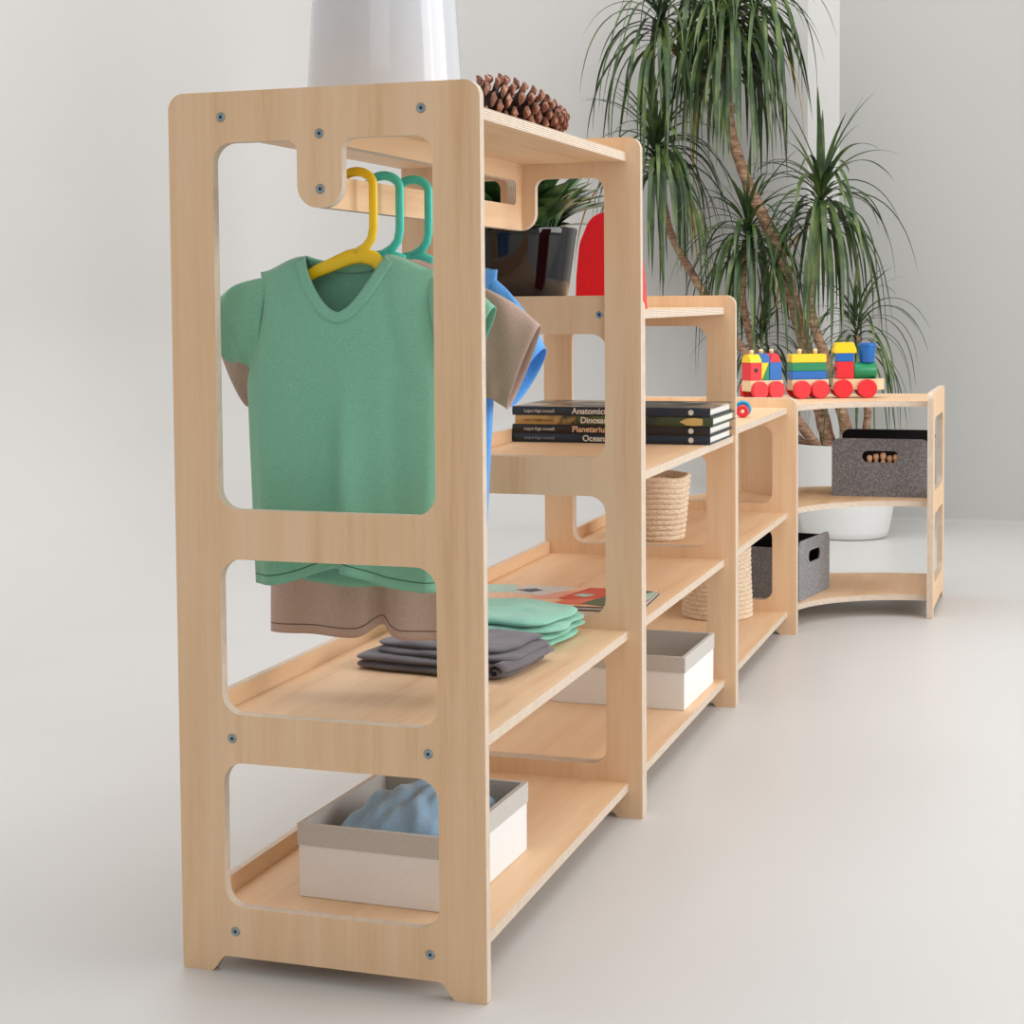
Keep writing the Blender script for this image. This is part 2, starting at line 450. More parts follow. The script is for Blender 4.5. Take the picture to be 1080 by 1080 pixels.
# ------------------------------------------------------------------ storage boxes
M_canvas = cloth('white_canvas', rgb(234, 233, 231), .02, 300, .1)
M_linen = cloth('grey_linen_band', rgb(196, 191, 184), .08, 500, .1)
def open_box(mb, w, d, h, t, taper=0, mi=0):
    o = [(-w / 2, -d / 2), (w / 2, -d / 2), (w / 2, d / 2), (-w / 2, d / 2)]
    i = [(-w / 2 + t, -d / 2 + t), (w / 2 - t, -d / 2 + t), (w / 2 - t, d / 2 - t), (-w / 2 + t, d / 2 - t)]
    k = 1 - taper
    vs = [(x * k, y * k, 0) for x, y in o] + [(x, y, h) for x, y in o] + [(x, y, h) for x, y in i] + [(x * k, y * k, t) for x, y in i]
    fs = [(3, 2, 1, 0), (12, 13, 14, 15)]
    for a in range(4):
        b_ = (a + 1) % 4
        fs += [(a, b_, 4 + b_, 4 + a), (4 + a, 4 + b_, 8 + b_, 8 + a), (8 + a, 8 + b_, 12 + b_, 12 + a)]
    mb.add(vs, fs, mi)
def canvas_box(label, loc, w, d, h, rz):
    t = thing('storage_box', label, 'box', loc, rz, 'white canvas boxes')
    m = MB(); open_box(m, w, d, h, .005, .004); m.build('box_body', M_canvas, t, bevel=.0015)
    m = MB(); e = .0012
    for s0, zz in ((0, 0),):
        o = [(-w / 2 - e, -d / 2 - e), (w / 2 + e, -d / 2 - e), (w / 2 + e, d / 2 + e), (-w / 2 - e, d / 2 + e)]
        i = [(-w / 2 + .0062, -d / 2 + .0062), (w / 2 - .0062, -d / 2 + .0062), (w / 2 - .0062, d / 2 - .0062), (-w / 2 + .0062, d / 2 - .0062)]
        z0, z1, z2 = h * .72, h + .0015, h * .3
        vs = [(x, y, z0) for x, y in o] + [(x, y, z1) for x, y in o] + [(x, y, z1) for x, y in i] + [(x, y, z2) for x, y in i]
        fs = []
        for a in range(4):
            b_ = (a + 1) % 4
            fs += [(a, b_, 4 + b_, 4 + a), (4 + a, 4 + b_, 8 + b_, 8 + a), (8 + a, 8 + b_, 12 + b_, 12 + a)]
        m.add(vs, fs)
    m.build('linen_band', M_linen, t)['label'] = 'grey linen band folded over the rim'
    return t
canvas_box('white canvas box full of blue fabric on the bottom shelf', (.226, .284, .0612), .232, .298, .101, R(-1.5))
canvas_box('empty white canvas box with grey rim, behind the second upright', (.245, 1.512, .0612), .279, .272, .106, R(-1))
# blue fabric lying in the front box
M_denim = cloth('pale_blue_fabric', rgb(146, 182, 212), .08, 260, .3)
m = MB()
def heap(a, v):
    u, w = -1 + 2 * a, -1 + 2 * v
    e = max(0, (1 - abs(u) ** 4) * (1 - abs(w) ** 4)) ** .5
    x, y = u * .106, w * .138
    z = .02 + e * (.066 + .034 * math.exp(-((u - .25) ** 2 + (w + .05) ** 2) * 1.6) + .012 * noise.noise(Vector((x * 22, y * 14, 1))) + .010 * noise.noise(Vector((x * 50, y * 26, 4))))
    z += e * .012 * smooth01((u * .8 - w * .5 + .55) * 7)
    return (x, y, z)
m.grid(heap, 50, 50)
def heapb(a, v):
    x, y, z = heap(a, v); return (x, y, .012)
m.grid(heapb, 50, 50, flip=True)
o = m.build('folded_fabric', M_denim, None, smooth=True); o.location = (.226, .284, .0612); o.rotation_euler = (0, 0, R(-1.5))
tag(o, 'pale blue fabric heaped inside the front white box', 'fabric')

# felt boxes
M_felt = None
m_, nt, p = new_mat('grey_felt'); f = noise_fac(nt, 210, (1, 1, 1), 6, rough=.75)
nt.links.new(ramp(nt, f, [(.34, rgb(84, 84, 88)), (.5, rgb(120, 120, 123)), (.68, rgb(160, 160, 162))]), p.inputs['Base Color'])
p.inputs['Roughness'].default_value = .95; p.inputs['Sheen Weight'].default_value = .3; bump(nt, p, f, .3, .001); M_felt = m_
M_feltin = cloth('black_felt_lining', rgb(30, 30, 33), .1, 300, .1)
def felt_box(label, loc, rz):
    t = thing('felt_box', label, 'box', loc, rz, 'dark grey felt boxes')
    w, d, h0, th = .268, .235, .163, .006
    for s in (-1, 1):
        h = h0 + (.010 if s > 0 else 0)
        m = MB(); m.plate(rpoly([(-w / 2, 0, .004), (w / 2, 0, .004), (w / 2, h, .022), (-w / 2, h, .022)]), ([rrect(-.050, .096, .050, .129, .016)] if s < 0 else []), th * .5,
                          lambda a, b, dd: (a, s * (d / 2 - dd), b), (0, 0))
        side = m.build('long_side', M_felt, t)
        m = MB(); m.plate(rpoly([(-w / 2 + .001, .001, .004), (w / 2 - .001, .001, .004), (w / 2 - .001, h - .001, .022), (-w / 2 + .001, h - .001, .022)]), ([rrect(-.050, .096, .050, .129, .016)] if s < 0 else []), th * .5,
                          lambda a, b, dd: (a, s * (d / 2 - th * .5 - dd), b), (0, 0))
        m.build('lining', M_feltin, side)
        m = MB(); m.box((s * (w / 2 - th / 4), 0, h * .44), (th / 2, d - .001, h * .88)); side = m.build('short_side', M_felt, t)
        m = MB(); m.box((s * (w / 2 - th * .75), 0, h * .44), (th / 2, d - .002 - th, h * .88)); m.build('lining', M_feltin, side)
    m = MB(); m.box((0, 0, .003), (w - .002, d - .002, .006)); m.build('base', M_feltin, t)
    return t
felt_box('grey felt box with slot handle on the middle curved shelf', (.5935, 3.107, .3212), 0)
felt_box('grey felt box turned sideways on the lowest curved shelf', (.318, 2.852, .0612), R(80))
M_peg = plain('pale_wood_peg', rgb(236, 188, 148), .5, .08)
pegs = [(-.032, 0), (-.014, .006), (.006, 0), (.024, .004), (.042, -.002)]
for k, (px, py) in enumerate(pegs):
    m = MB(); hh = .100 + .004 * (k % 3)
    m.lathe([(.0001, 0), (.0085, 0), (.009, .03), (.007, hh - .016), (.0045, hh - .012), (.007, hh - .008), (.0085, hh), (.007, hh + .0065), (.003, hh + .0085), (.0001, hh + .009)], 16)
    o = m.build('wooden_peg', M_peg, None, smooth=True)
    v = Matrix.Rotation(0, 3, 'Z') @ Vector((px, -.068 + py, 0)); o.location = (.5935 + v.x, 3.078 + v.y, .3273)
    tag(o, 'pale wooden peg with round head showing through the felt box slot', 'peg', 'pegs in the felt box')

# rope baskets
m_, nt, p = new_mat('cotton_rope')
f = noise_fac(nt, 130, (1, 1, 3), 3)
nt.links.new(ramp(nt, f, [(.3, rgb(196, 168, 138)), (.5, rgb(226, 204, 178)), (.7, rgb(238, 222, 200))]), p.inputs['Base Color'])
p.inputs['Roughness'].default_value = .9; bump(nt, p, f, .5, .002); M_rope = m_
def rope_basket(label, loc, r0, r1, h, n):
    t = thing('rope_basket', label, 'basket', loc, 0, 'cream rope baskets')
    pr = [(.0001, .001), (r0 * .9, .001)]; cr = h / n / 2
    prof = list(pr)
    for k in range(n):
        z = h * (k + .5) / n; r = r0 + (r1 - r0) * min(1, (k / (n - 1)) * 1.1)
        for q in range(6):
            a = -pi / 2 + pi * (q + .5) / 6; prof.append((r + cr * .9 * cos(a), z + cr * sin(a)))
    inner = [(prof[-1][0] - cr * 1.2, h + cr * .1)]
    for k in range(n - 1, -1, -1):
        r = r0 + (r1 - r0) * min(1, (k / (n - 1)) * 1.1) - cr * .9; z = h * (k + .5) / n
        inner += [(r, z + cr), (r - cr * .5, z)]
    inner += [(r0 - .012, .008), (.0001, .008)]
    m = MB(); m.lathe(prof + inner, 72)
    # coils made slightly uneven with the twist of the rope
    vv = []
    for (x, y, z) in m.v:
        a = math.atan2(y, x); rr = sqrt(x * x + y * y)
        k = 1 + (.006 * sin(3 * a + z * 40) + .012 * sin(46 * a + z * 900) * (1 if rr > r0 * .8 else 0)) * min(1, z / .02)
        vv.append((x * k, y * k, z + (.0028 * sin(2 * a) + .0015 * sin(5 * a + 1)) * z / h))
    m.v = vv
    m.build('coiled_wall', M_rope, t, smooth=True)
    return t
rope_basket('tapered cream rope basket on the middle shelf of the low unit', (.182, 1.985, .3212), .064, .077, .150, 12)
rope_basket('straight cream rope basket on the bottom shelf of the low unit', (.238, 2.448, .0612), .086, .081, .178, 15)

# ------------------------------------------------------------------ books
M_page = plain('book_pages', rgb(238, 234, 226), .8, .04, 300)
def spine_mat(name, c, c2=None):
    if not c2: return plain(name, c, .4, .08, 30)
    m, nt, p = new_mat(name); tc = N(nt, 'ShaderNodeTexCoord'); sp = N(nt, 'ShaderNodeSeparateXYZ'); nt.links.new(tc.outputs['Generated'], sp.inputs[0])
    nz = noise_fac(nt, 60, (1, 1, 1), 5)
    ma = N(nt, 'ShaderNodeMath', operation='MULTIPLY_ADD'); ma.inputs[1].default_value = .5
    nt.links.new(nz, ma.inputs[0]); nt.links.new(sp.outputs[0], ma.inputs[2])
    nt.links.new(ramp(nt, ma.outputs[0], c2), p.inputs['Base Color']); p.inputs['Roughness'].default_value = .4
    return m
M_navy = spine_mat('navy_cover', rgb(34, 46, 62)); M_blk = spine_mat('black_cover', rgb(32, 30, 32)); M_navy2 = spine_mat('blue_black_cover', rgb(30, 46, 62))
M_gold = spine_mat('gold_and_green_cover', None, [(.25, rgb(196, 158, 96)), (.42, rgb(180, 146, 84)), (.55, rgb(44, 58, 44)), (.72, rgb(96, 110, 60)), (.9, rgb(30, 44, 38)), (1.1, rgb(60, 74, 50))])
m_, nt, p = new_mat('engraved_cover_art'); f = noise_fac(nt, 14, (1, 1, 1), 5)
nt.links.new(ramp(nt, f, [(.36, rgb(40, 40, 44)), (.48, rgb(100, 88, 78)), (.58, rgb(176, 158, 136))]), p.inputs['Base Color']); p.inputs['Roughness'].default_value = .35; M_art = m_
M_cream = plain('cream_lettering', rgb(226, 222, 210), .6); M_tan = plain('peach_lettering', rgb(226, 186, 148), .6); M_dim = plain('faded_lettering', rgb(140, 150, 158), .6); M_brn = plain('brown_lettering', rgb(120, 86, 44), .6)
def lettering(s, size, x, y, z, mat, parent, align='LEFT', off=.0):
    c = bpy.data.curves.new('lettering', 'FONT'); c.body = s; c.size = size; c.align_x = align; c.align_y = 'CENTER'; c.extrude = .0002; c.offset = off
    o = bpy.data.objects.new('tmp', c); col.objects.link(o)
    bpy.context.view_layer.update()
    me = bpy.data.meshes.new_from_object(o.evaluated_get(bpy.context.evaluated_depsgraph_get()))
    bpy.data.objects.remove(o); me.materials.clear(); me.materials.append(mat)
    q = bpy.data.objects.new('lettering', me); col.objects.link(q); q.parent = parent
    q.location = (x, y, z); q.rotation_euler = (R(90), 0, 0)
    return q
bz = .5892
specs = [('Oceanarium', M_navy2, M_cream, M_dim, 'bottom book of the dark stack, blue-black spine lettered Oceanarium', .150, 0, .0),
         ('Planetarium', M_blk, M_tan, M_cream, 'third book from the top, black spine lettered Planetarium', .128, 0, -.001),
         ('Dinosaurium', M_gold, M_cream, M_brn, 'second book from the top, gold and green spine lettered Dinosaurium', .140, .006, -.003),
         ('Anatomicum', M_navy, M_cream, M_cream, 'top book of the dark stack, navy spine lettered Anatomicum', .128, .0, .0)]
M_rose = plain('book_ribbon_edge', rgb(150, 70, 80), .6)
for k, (title, mc, mt, ms, lab, tx, dx, dr) in enumerate(specs):
    h = .0182; w, d = .412, .235
    t = thing('book', lab, 'book', (.0128 + max(-.001, dx), 1.420, bz), dr, 'big books stacked flat'); bz += h + .0002
    m = MB(); m.box((w / 2, d / 2, h - .0014), (w, d, .0028), 1 if k == 3 else 0); m.box((w / 2, d / 2, .0014), (w, d, .0028))
    # rounded spine
    pr = [(-.003 * sin(pi * q / 8), h * q / 8) for q in range(9)]
    vs = [(xx, y_, z_) for xx in (0, w) for y_, z_ in pr] + [(xx, .004, z_) for xx in (0, w) for z_ in (0, h)]
    fs = [(i, i + 1, 9 + i + 1, 9 + i) for i in range(8)] + [tuple(range(9)) + (19, 18), tuple(range(17, 8, -1)) + (20, 21)]
    m.add(vs, fs); cv = m.build('cover', [mc, M_art], t)
    m = MB(); m.box((w / 2, d / 2, h / 2), (w - .010, d - .008, h - .0056)); m.build('pages', M_page, t)
    zc = h / 2
    lettering(title, .0172, tx, -.0034, zc, mt, cv, off=.0004)['label'] = 'title lettering on the spine'
    lettering('Laipni l\u016bgti muzej\u0101', .0085, .026 if k != 2 else .018, -.0034, zc, ms, cv)['label'] = 'small lettering on the spine'
    if k != 2:
        m = MB()
        for q in range(10):
            a = 2 * pi * q / 10; m.lathe([(.0001, .0004), (.0014, .0004), (.0015, -.0005)], 8, (.374 + .0042 * cos(a), -.0030, zc + .0042 * sin(a)), 0, Matrix.Rotation(R(90), 3, 'X'))
        m.lathe([(.0001, .0004), (.0026, .0004), (.0027, -.0005)], 12, (.374, -.0030, zc), 0, Matrix.Rotation(R(90), 3, 'X'))
        m.build('emblem', M_cream, cv)
    else:
        m = MB(); m.plate([(.345, .009), (.358, .0155), (.375, .017), (.392, .0155), (.392, .0025), (.375, .001), (.358, .0025)], [], .0006, lambda a, b, dd: (a, -.0028 - .0006 + dd, b), (0, 0))
        m.build('spine_ornament', plain('gold_ornament', rgb(206, 172, 104), .5), cv)

# colourful cardboard book lying on the middle shelf of the second unit
t = thing('picture_book', 'thin colourful picture book lying flat behind the folded clothes', 'book', (.048, .985, .3212), R(3))
w, d, h = .333, .205, .008
m = MB(); m.box((w / 2, d / 2, h / 2), (w - .004, d - .004, h - .003)); m.build('pages', M_page, t)
m = MB(); m.box((w / 2, d / 2, .001), (w, d, .002)); m.box((w / 2, d / 2, h - .001), (w, d, .002)); cv = m.build('cover', plain('dark_grey_board', rgb(62, 64, 72), .5), t)
cols = [('mint', (168, 206, 190)), ('grey', (206, 206, 206)), ('coral', (226, 110, 84)), ('red', (206, 62, 40)), ('green', (70, 92, 62)), ('pink', (226, 160, 146)), ('black', (40, 42, 46)), ('peach', (232, 186, 150))]
mats = [plain('cover_' + n_, rgb(*c_), .4, .12, 90) for n_, c_ in cols]
m = MB(); zc = h + .0003
def patch(pts, mi, dz=0.0): m.plate([(a * w, b_ * d) for a, b_ in pts], [], .0003, lambda a, b_, dd: (a, b_, zc + dz - .0003 + dd), (mi, mi))
patch([(0, 0), (1, 0), (1, 1), (0, 1)], 7)
patch([(0, .5), (.22, .6), (.18, 1), (0, 1)], 0, .0002); patch([(.22, .55), (.42, .5), (.52, 1), (.22, 1)], 1, .0002)
patch([(.20, .72), (.30, .62), (.36, .74), (.30, .84)], 6, .0004); patch([(.34, .3), (.56, .35), (.62, .8), (.46, .7)], 5, .0004)
patch([(.5, .35), (.72, .1), (.86, .98), (.6, .98)], 3, .0005); patch([(.50, .08), (.72, .08), (.70, .4), (.55, .3)], 2, .0006)
patch([(.66, .12), (.80, .02), (.98, .9), (.84, .96)], 4, .0007); patch([(.86, .1), (1, .05), (1, .9), (.96, .9)], 0, .0006); patch([(.9, .3), (1, .2), (1, .45)], 2, .0008)
patch([(.56, .52), (.64, .46), (.68, .6), (.6, .64)], 0, .0009)
m.build('cover_art', mats, cv)

# ------------------------------------------------------------------ folded clothes on the middle shelf
M_grey = cloth('charcoal_jersey', rgb(104, 98, 102), .08)
M_mint = cloth('mint_jersey', rgb(140, 198, 174), .07)
M_tagw = cloth('white_tag', rgb(236, 226, 220))
def fold_slab(mb, x0, x1, y0, y1, z0, h, seed, wob=.006, rnd=.5, taper=0, rad=3.0):
    n = 44
    def ring(top):
        def fn(a, v):
            u, w_ = -1 + 2 * a, -1 + 2 * v
            u = math.copysign(1 - (1 - abs(u)) ** 1.8, u); w_ = math.copysign(1 - (1 - abs(w_)) ** 1.8, w_)
            # squircle footprint
            k = max(abs(u), abs(w_)) / max(1e-6, (abs(u) ** rad + abs(w_) ** rad) ** (1 / rad))
            uu, ww = u * k, w_ * k
            x = (x0 + x1) / 2 + uu * (x1 - x0) / 2; y = (y0 + y1) / 2 + ww * (y1 - y0) / 2
            e = (1 - min(1, max(abs(u), abs(w_))) ** 8) ** .5
            nz = noise.noise(Vector((x * 18, y * 18, seed))); nz2 = noise.noise(Vector((x * 45, y * 30, seed + 3)))
            x += wob * noise.noise(Vector((y * 16, seed, 2.))) ; y += wob * noise.noise(Vector((x * 16, seed, 7.)))
            zm = z0 + h / 2
            hh = h / 2 * e
            z = zm + (hh if top else -hh)
            if top: z += (nz * h * .30 + nz2 * h * .16) * e - taper * h * (uu + 1) / 2 * e
            return (x, y, max(z, z0 if not top else z))
        return fn
    mb.grid(ring(True), n, n); mb.grid(ring(False), n, n, flip=True)
def fold_layers(g, mat, layers):
    for nm, x0, x1, y0, y1, z0, h, sd, wob, rad in layers:
        m = MB(); fold_slab(m, x0, x1, y0, y1, z0, h, sd, wob, rad=rad); m.build(nm, mat, g, smooth=True)
g = thing('folded_trousers', 'charcoal garment folded flat at the front of the middle shelf', 'clothes', (.205, .485, .3212), R(-5))
fold_layers(g, M_grey, [('bottom_fold', -.125, .128, -.088, .095, 0, .0135, 1., .006, 9), ('lower_fold', -.124, .130, -.086, .098, .0125, .010, 2.4, .006, 9),
                        ('middle_fold', -.104, .132, -.070, .104, .0205, .013, 5., .009, 7), ('top_fold', -.098, .118, -.058, .104, .031, .011, 8., .012, 6)])
m = MB()
sp_ = []
for k in range(46):
    a = k / 45 * 5.2 * pi / 2; r = .0125 - .0095 * k / 45; sp_.append((r * cos(a) * 1.2, r * sin(a)))
L = len(sp_)
def roll(a, v):
    i = min(L - 1, int(round(a * (L - 1)))); y_, z_ = sp_[i]
    return (.114 + y_ + .012 * v + .004 * sin(5 * v), -.094 + .185 * v, .0142 + z_ * (1 + .12 * sin(4 * v)))
m.grid(roll, L - 1, 10); m.build('rolled_edge', M_grey, g, smooth=True, solid=.0022)
g = thing('folded_shirt', 'mint green garment folded behind the charcoal one on the middle shelf', 'clothes', (.205, .703, .3212), R(-4))
fold_layers(g, M_mint, [('bottom_fold', -.128, .126, -.098, .112, 0, .0155, 11., .008, 5), ('middle_fold', -.128, .132, -.100, .112, .0145, .013, 13., .009, 5),
                        ('upper_fold', -.124, .136, -.100, .112, .026, .013, 16., .012, 4.5), ('top_fold', -.12, .128, -.092, .110, .037, .014, 19., .014, 4)])
m = MB(); m.box((.072, -.104, .030), (.020, .0015, .009)); m.build('care_tag', M_tagw, g)['label'] = 'small white tag'

# ------------------------------------------------------------------ on top of the tall unit
M_glaze = plain('white_glaze', rgb(200, 203, 208), .08, .01)
m = MB()
pr = [(.0001, .002), (.100, .002), (.110, 0), (.1125, .003), (.1115, .03), (.107, .10), (.1025, .172), (.1005, .181), (.096, .1855), (.085, .187), (.0001, .187)]
m.lathe(pr, 72); o = m.build('ceramic_pot', M_glaze, None, smooth=True, auto=50); o.location = (.183, .30, 1.1252)
tag(o, 'glossy white pot standing upside down on the tallest unit', 'pot')
m_, nt, p = new_mat('pinecone_scale'); f = noise_fac(nt, 70, (1, 1, 1), 4)
nt.links.new(ramp(nt, f, [(.3, rgb(92, 58, 46)), (.5, rgb(150, 100, 80)), (.7, rgb(200, 150, 122))]), p.inputs['Base Color']); p.inputs['Roughness'].default_value = .7; M_cone = m_
M_core = plain('pinecone_core', rgb(58, 38, 32), .9)
pc = thing('pine_cone', 'large open brown pine cone lying on top of the tallest unit', 'pine cone', (0, 0, 0))
A = Vector((.262, .475, 1.169)); B = Vector((.374, .545, 1.151))
ax = (B - A); LN = ax.length; ax.normalize()
e1 = Vector((0, 0, 1)); e1 = (e1 - ax * e1.dot(ax)).normalized(); e2 = ax.cross(e1)
m = MB(); m.tube([A + ax * (LN * k / 8) for k in range(9)], lambda s: .027 * (1 - s) ** .6 + .004, 12); m.build('core', M_core, pc, smooth=True)
m = MB(); nS = 128
rp = random.Random(4)
for k in range(nS):
    s = (k + .5) / nS; a = k * 2.39996 + rp.uniform(-.08, .08)
    rad = .053 * (1 - .60 * s ** 2.4) * (.84 + .16 * min(1, s * 6)); base = A + ax * (LN * (s * .96 - .04))
    dr = e1 * cos(a) + e2 * sin(a); side = ax.cross(dr)
    out = (dr * (1 - .55 * s ** 2) + ax * (.10 + .75 * s ** 1.5 + rp.uniform(-.08, .08))).normalized(); nor = out.cross(side).normalized()
    if nor.dot(ax) < 0: nor = -nor
    wd = .0128 * (1 - .35 * s) * rp.uniform(.9, 1.1); ln = rad
    ps = [(.1, .25, .0015, 0), (.55, .55, .002, 0), (.80, 1.0, .0035, .0005), (.94, .95, .0085, .0015), (1.03, .6, .0090, .0), (1.07, .18, .003, -.003)]
    vs = []
    for (q, ww, th, lift) in ps:
        c = base + out * (ln * q) + nor * lift
        vs += [c - side * (wd * ww), c - nor * th * .55 - side * 0, c + side * (wd * ww), c + nor * th * .6]
    o_ = len(m.f)
    fs = []
    for i in range(len(ps) - 1):
        for j in range(4): fs.append((i * 4 + j, i * 4 + (j + 1) % 4, i * 4 + 4 + (j + 1) % 4, i * 4 + 4 + j))
    fs += [(3, 2, 1, 0), tuple((len(ps) - 1) * 4 + j for j in range(4))]
    m.add(vs, fs)
    for i in range(8): m.m[o_ + i] = 1
m.v = [(x, y, max(z, 1.1256)) for x, y, z in m.v]
m.build('scales', [M_cone, M_core], pc)

# ------------------------------------------------------------------ on the second unit: black pot, plant, red board
M_black = plain('black_gloss', rgb(14, 14, 17), .05, .01)
pt = thing('potted_plant', 'broad-leaved green plant in a glossy black pot behind the hanging clothes', 'plant', (.080, 1.20, .8622))
m = MB(); m.lathe([(.0001, 0), (.104, 0), (.108, .004), (.116, .06), (.127, .138), (.130, .150), (.128, .155), (.121, .153), (.118, .142), (.100, .13), (.0001, .13)], 64)
m.build('pot', M_black, pt, smooth=True, auto=50)
m = MB(); m.lathe([(.0001, .140), (.06, .140), (.1175, .136)], 32); m.build('soil', plain('potting_soil', rgb(54, 40, 32), .95, .3, 120), pt)
m_, nt, p = new_mat('glossy_broad_leaf'); f = noise_fac(nt, 25, (1, 1, 1), 4)
nt.links.new(ramp(nt, f, [(.3, rgb(34, 56, 34)), (.5, rgb(58, 92, 50)), (.7, rgb(104, 134, 82))]), p.inputs['Base Color']); p.inputs['Roughness'].default_value = .3; M_broad = m_
m = MB()
for k in range(210):
    a = k * 2.4 + random.uniform(-.3, .3); r0 = random.uniform(.01, .085); Ls = random.uniform(.10, .16); wd = random.uniform(.016, .030)
    st = Vector((r0 * cos(a), r0 * sin(a), .130)); lean = random.uniform(.2, 2.4); el = Vector((cos(a) * lean, sin(a) * lean, 1)).normalized()
    stem = random.uniform(.0, .05); side = el.cross(Vector((0, 0, 1))).normalized(); pos = st.copy(); d_ = el.copy(); vs = []
    n = 9
    pos += d_ * stem; m.tube([st, pos], .0022, 6)
    for i in range(n + 1):
        s = i / n; w_ = wd * (sin(pi * min(1, s * .92 + .06)) ** .8); nn = side.cross(d_).normalized()
        vs += [pos - side * w_ + nn * w_ * .25, pos, pos + side * w_ + nn * w_ * .25]
        pos = pos + d_ * (Ls / n); d_ = (d_ + Vector((cos(a), sin(a), -.7)) * .07).normalized()
    mz = max(v.z for v in vs)
    if any(v.x > .27 or (v.x > .125 and v.z < .19) for v in vs): continue
    if mz > .272: vs = [Vector((v.x, v.y, .272 - (.272 - .15) * (mz - v.z) / (mz - .14))) for v in vs]
    fs = []
    for i in range(n):
        fs += [(i * 3, i * 3 + 1, i * 3 + 4, i * 3 + 3), (i * 3 + 1, i * 3 + 2, i * 3 + 5, i * 3 + 4)]
    m.add(vs, fs)
m.build('foliage', M_broad, pt, smooth=True)
M_red = cloth('red_felt_surface', rgb(206, 22, 32), .05, 300, .2)
m = MB(); m.plate(rpoly([(-.064, 0, .002), (.062, 0, .002), (.058, .06, .05), (.050, .120, .06), (.028, .176, .04), (-.032, .178, .04), (-.056, .120, .06), (-.062, .06, .05)]), [], .045, lambda a, b_, d_: (a, d_ - .0225, b_), (0, 0))
o = m.build('red_board', M_red, None, smooth=True, auto=40, bevel=.004); o.location = (.306, 1.105, .8622); o.rotation_euler = (0, 0, R(4))
tag(o, 'red round-topped upright beside the black plant pot', 'toy')

# ------------------------------------------------------------------ toys
cR, cG, cB, cY = plain('red_paint', rgb(222, 38, 48), .35, .03), plain('green_paint', rgb(22, 134, 84), .35, .03), plain('blue_paint', rgb(24, 104, 186), .35, .03), plain('yellow_paint', rgb(246, 208, 26), .35, .03)
M_nat = plain('natural_beech', rgb(232, 204, 164), .5, .05, 60)
def wheel_pair(t, x, half, r=.0255, w=.012):
    for s in (-1, 1):
        m = MB(); m.lathe([(.0001, -w / 2), (r - .002, -w / 2), (r, -w / 2 + .002), (r, w / 2 - .002), (r - .002, w / 2), (.0001, w / 2)], 32, (x, s * (half + w / 2 + .001), r), 0, Matrix.Rotation(R(90), 3, 'X'))
        m.build('wheel', cR, t, smooth=True, auto=40)
def cube(t, name, c, d, mat, bev=.0015):
    m = MB(); m.box(c, d); return m.build(name, mat, t, bevel=bev)
def knob(t, x, y, z):
    m = MB(); m.lathe([(.0001, -.004), (.005, -.004), (.005, .002), (.0065, .005), (.005, .009), (.0001, .010)], 14, (x, y, z)); m.build('peg', M_nat, t, smooth=True)
def wagon(label, loc, rz, L, r=.0245):
    t = thing('toy_train_wagon', label, 'toy train', loc, rz, 'wooden toy train')
    cube(t, 'chassis', (0, 0, .0365), (L, .044, .029), M_nat)
    for x in (-L * .26, L * .24): wheel_pair(t, x, .022, r)
    m = MB(); m.tube([(L / 2 - .002, 0, .033), (L / 2 + .012, 0, .033)], .0025, 8); m.build('coupling', M_dark, t)
    return t
zt = .5952
e = thing('toy_train_engine', 'wooden toy engine with green boiler and blue funnel leading the train', 'toy train', (.511, 3.063, zt), R(17), 'wooden toy train')
cube(e, 'chassis', (0, 0, .0365), (.118, .044, .029), M_nat)
m = MB(); m.lathe([(.0001, -.0145), (.022, -.0145), (.022, .0145), (.0001, .0145)], 24, (.059, 0, .0365)); m.build('buffer', M_nat, e, smooth=True, auto=40)
for x in (-.033, .031): wheel_pair(e, x, .022)
cube(e, 'cab', (-.026, 0, .0745), (.045, .044, .046), cR); cab = bpy.data.objects['cab']; cube(e, 'cab_window_block', (-.026, 0, .109), (.046, .043, .022), cB)
m = MB(); m.plate([(-.030, .0), (.030, .0), (.030, .008), (.023, .028), (-.023, .028), (-.030, .008)], [], .044, lambda a, b_, d_: (a - .026, -.022 + d_, .1205 + b_), (0, 0)); m.build('roof', cY, e, bevel=.002)
m = MB(); m.lathe([(.0001, 0), (.021, 0), (.0225, .0015), (.0225, .058), (.021, .06), (.0001, .06)], 32, (-.0025, 0, .0735), 0, Matrix.Rotation(R(90), 3, 'Y')); m.build('boiler', cG, e, smooth=True, auto=40)
m = MB(); m.lathe([(.0001, 0), (.0185, 0), (.0195, .002), (.0235, .043), (.0255, .044), (.0255, .052), (.020, .052), (.019, .046), (.0001, .046)], 32, (.035, 0, .0945)); m.build('funnel', cB, e, smooth=True, auto=40)
m = MB(); m.lathe([(.0001, 0), (.005, 0), (.005, .001)], 12, (-.0490, 0, .078), 0, Matrix.Rotation(R(-90), 3, 'Y')); m.build('keyhole', M_dark, cab)
w2 = wagon('middle train wagon stacked with blue, green and yellow slabs', (.389, 3.012, zt), R(27), .102)
for k, (mm, nm) in enumerate(((cB, 'blue_slab'), (cG, 'green_slab'), (cY, 'yellow_slab'))): cube(w2, nm, (-.004, 0, .0625 + .0225 * k), (.096, .044, .0222), mm)
for x in (-.024, .02): knob(bpy.data.objects['yellow_slab'], x, 0, .123)
cube(w2, 'blue_slab', (.050, .012, .060), (.011, .018, .018), cB)
w3 = wagon('last train wagon carrying red, blue and yellow house blocks, nearest the straight unit', (.272, 2.938, zt), R(42), .102)
cube(w3, 'red_block', (-.034, 0, .0745), (.034, .044, .047), cR)
m = MB()
m.plate([(.022 * cos(pi * k / 14) , .022 * sin(pi * k / 14)) for k in range(15)], [], .034, lambda a, b_, d_: (-.051 + d_, a, .0985 + b_), (0, 0)); knob(m.build('round_roof', cY, w3), -.034, 0, .122)
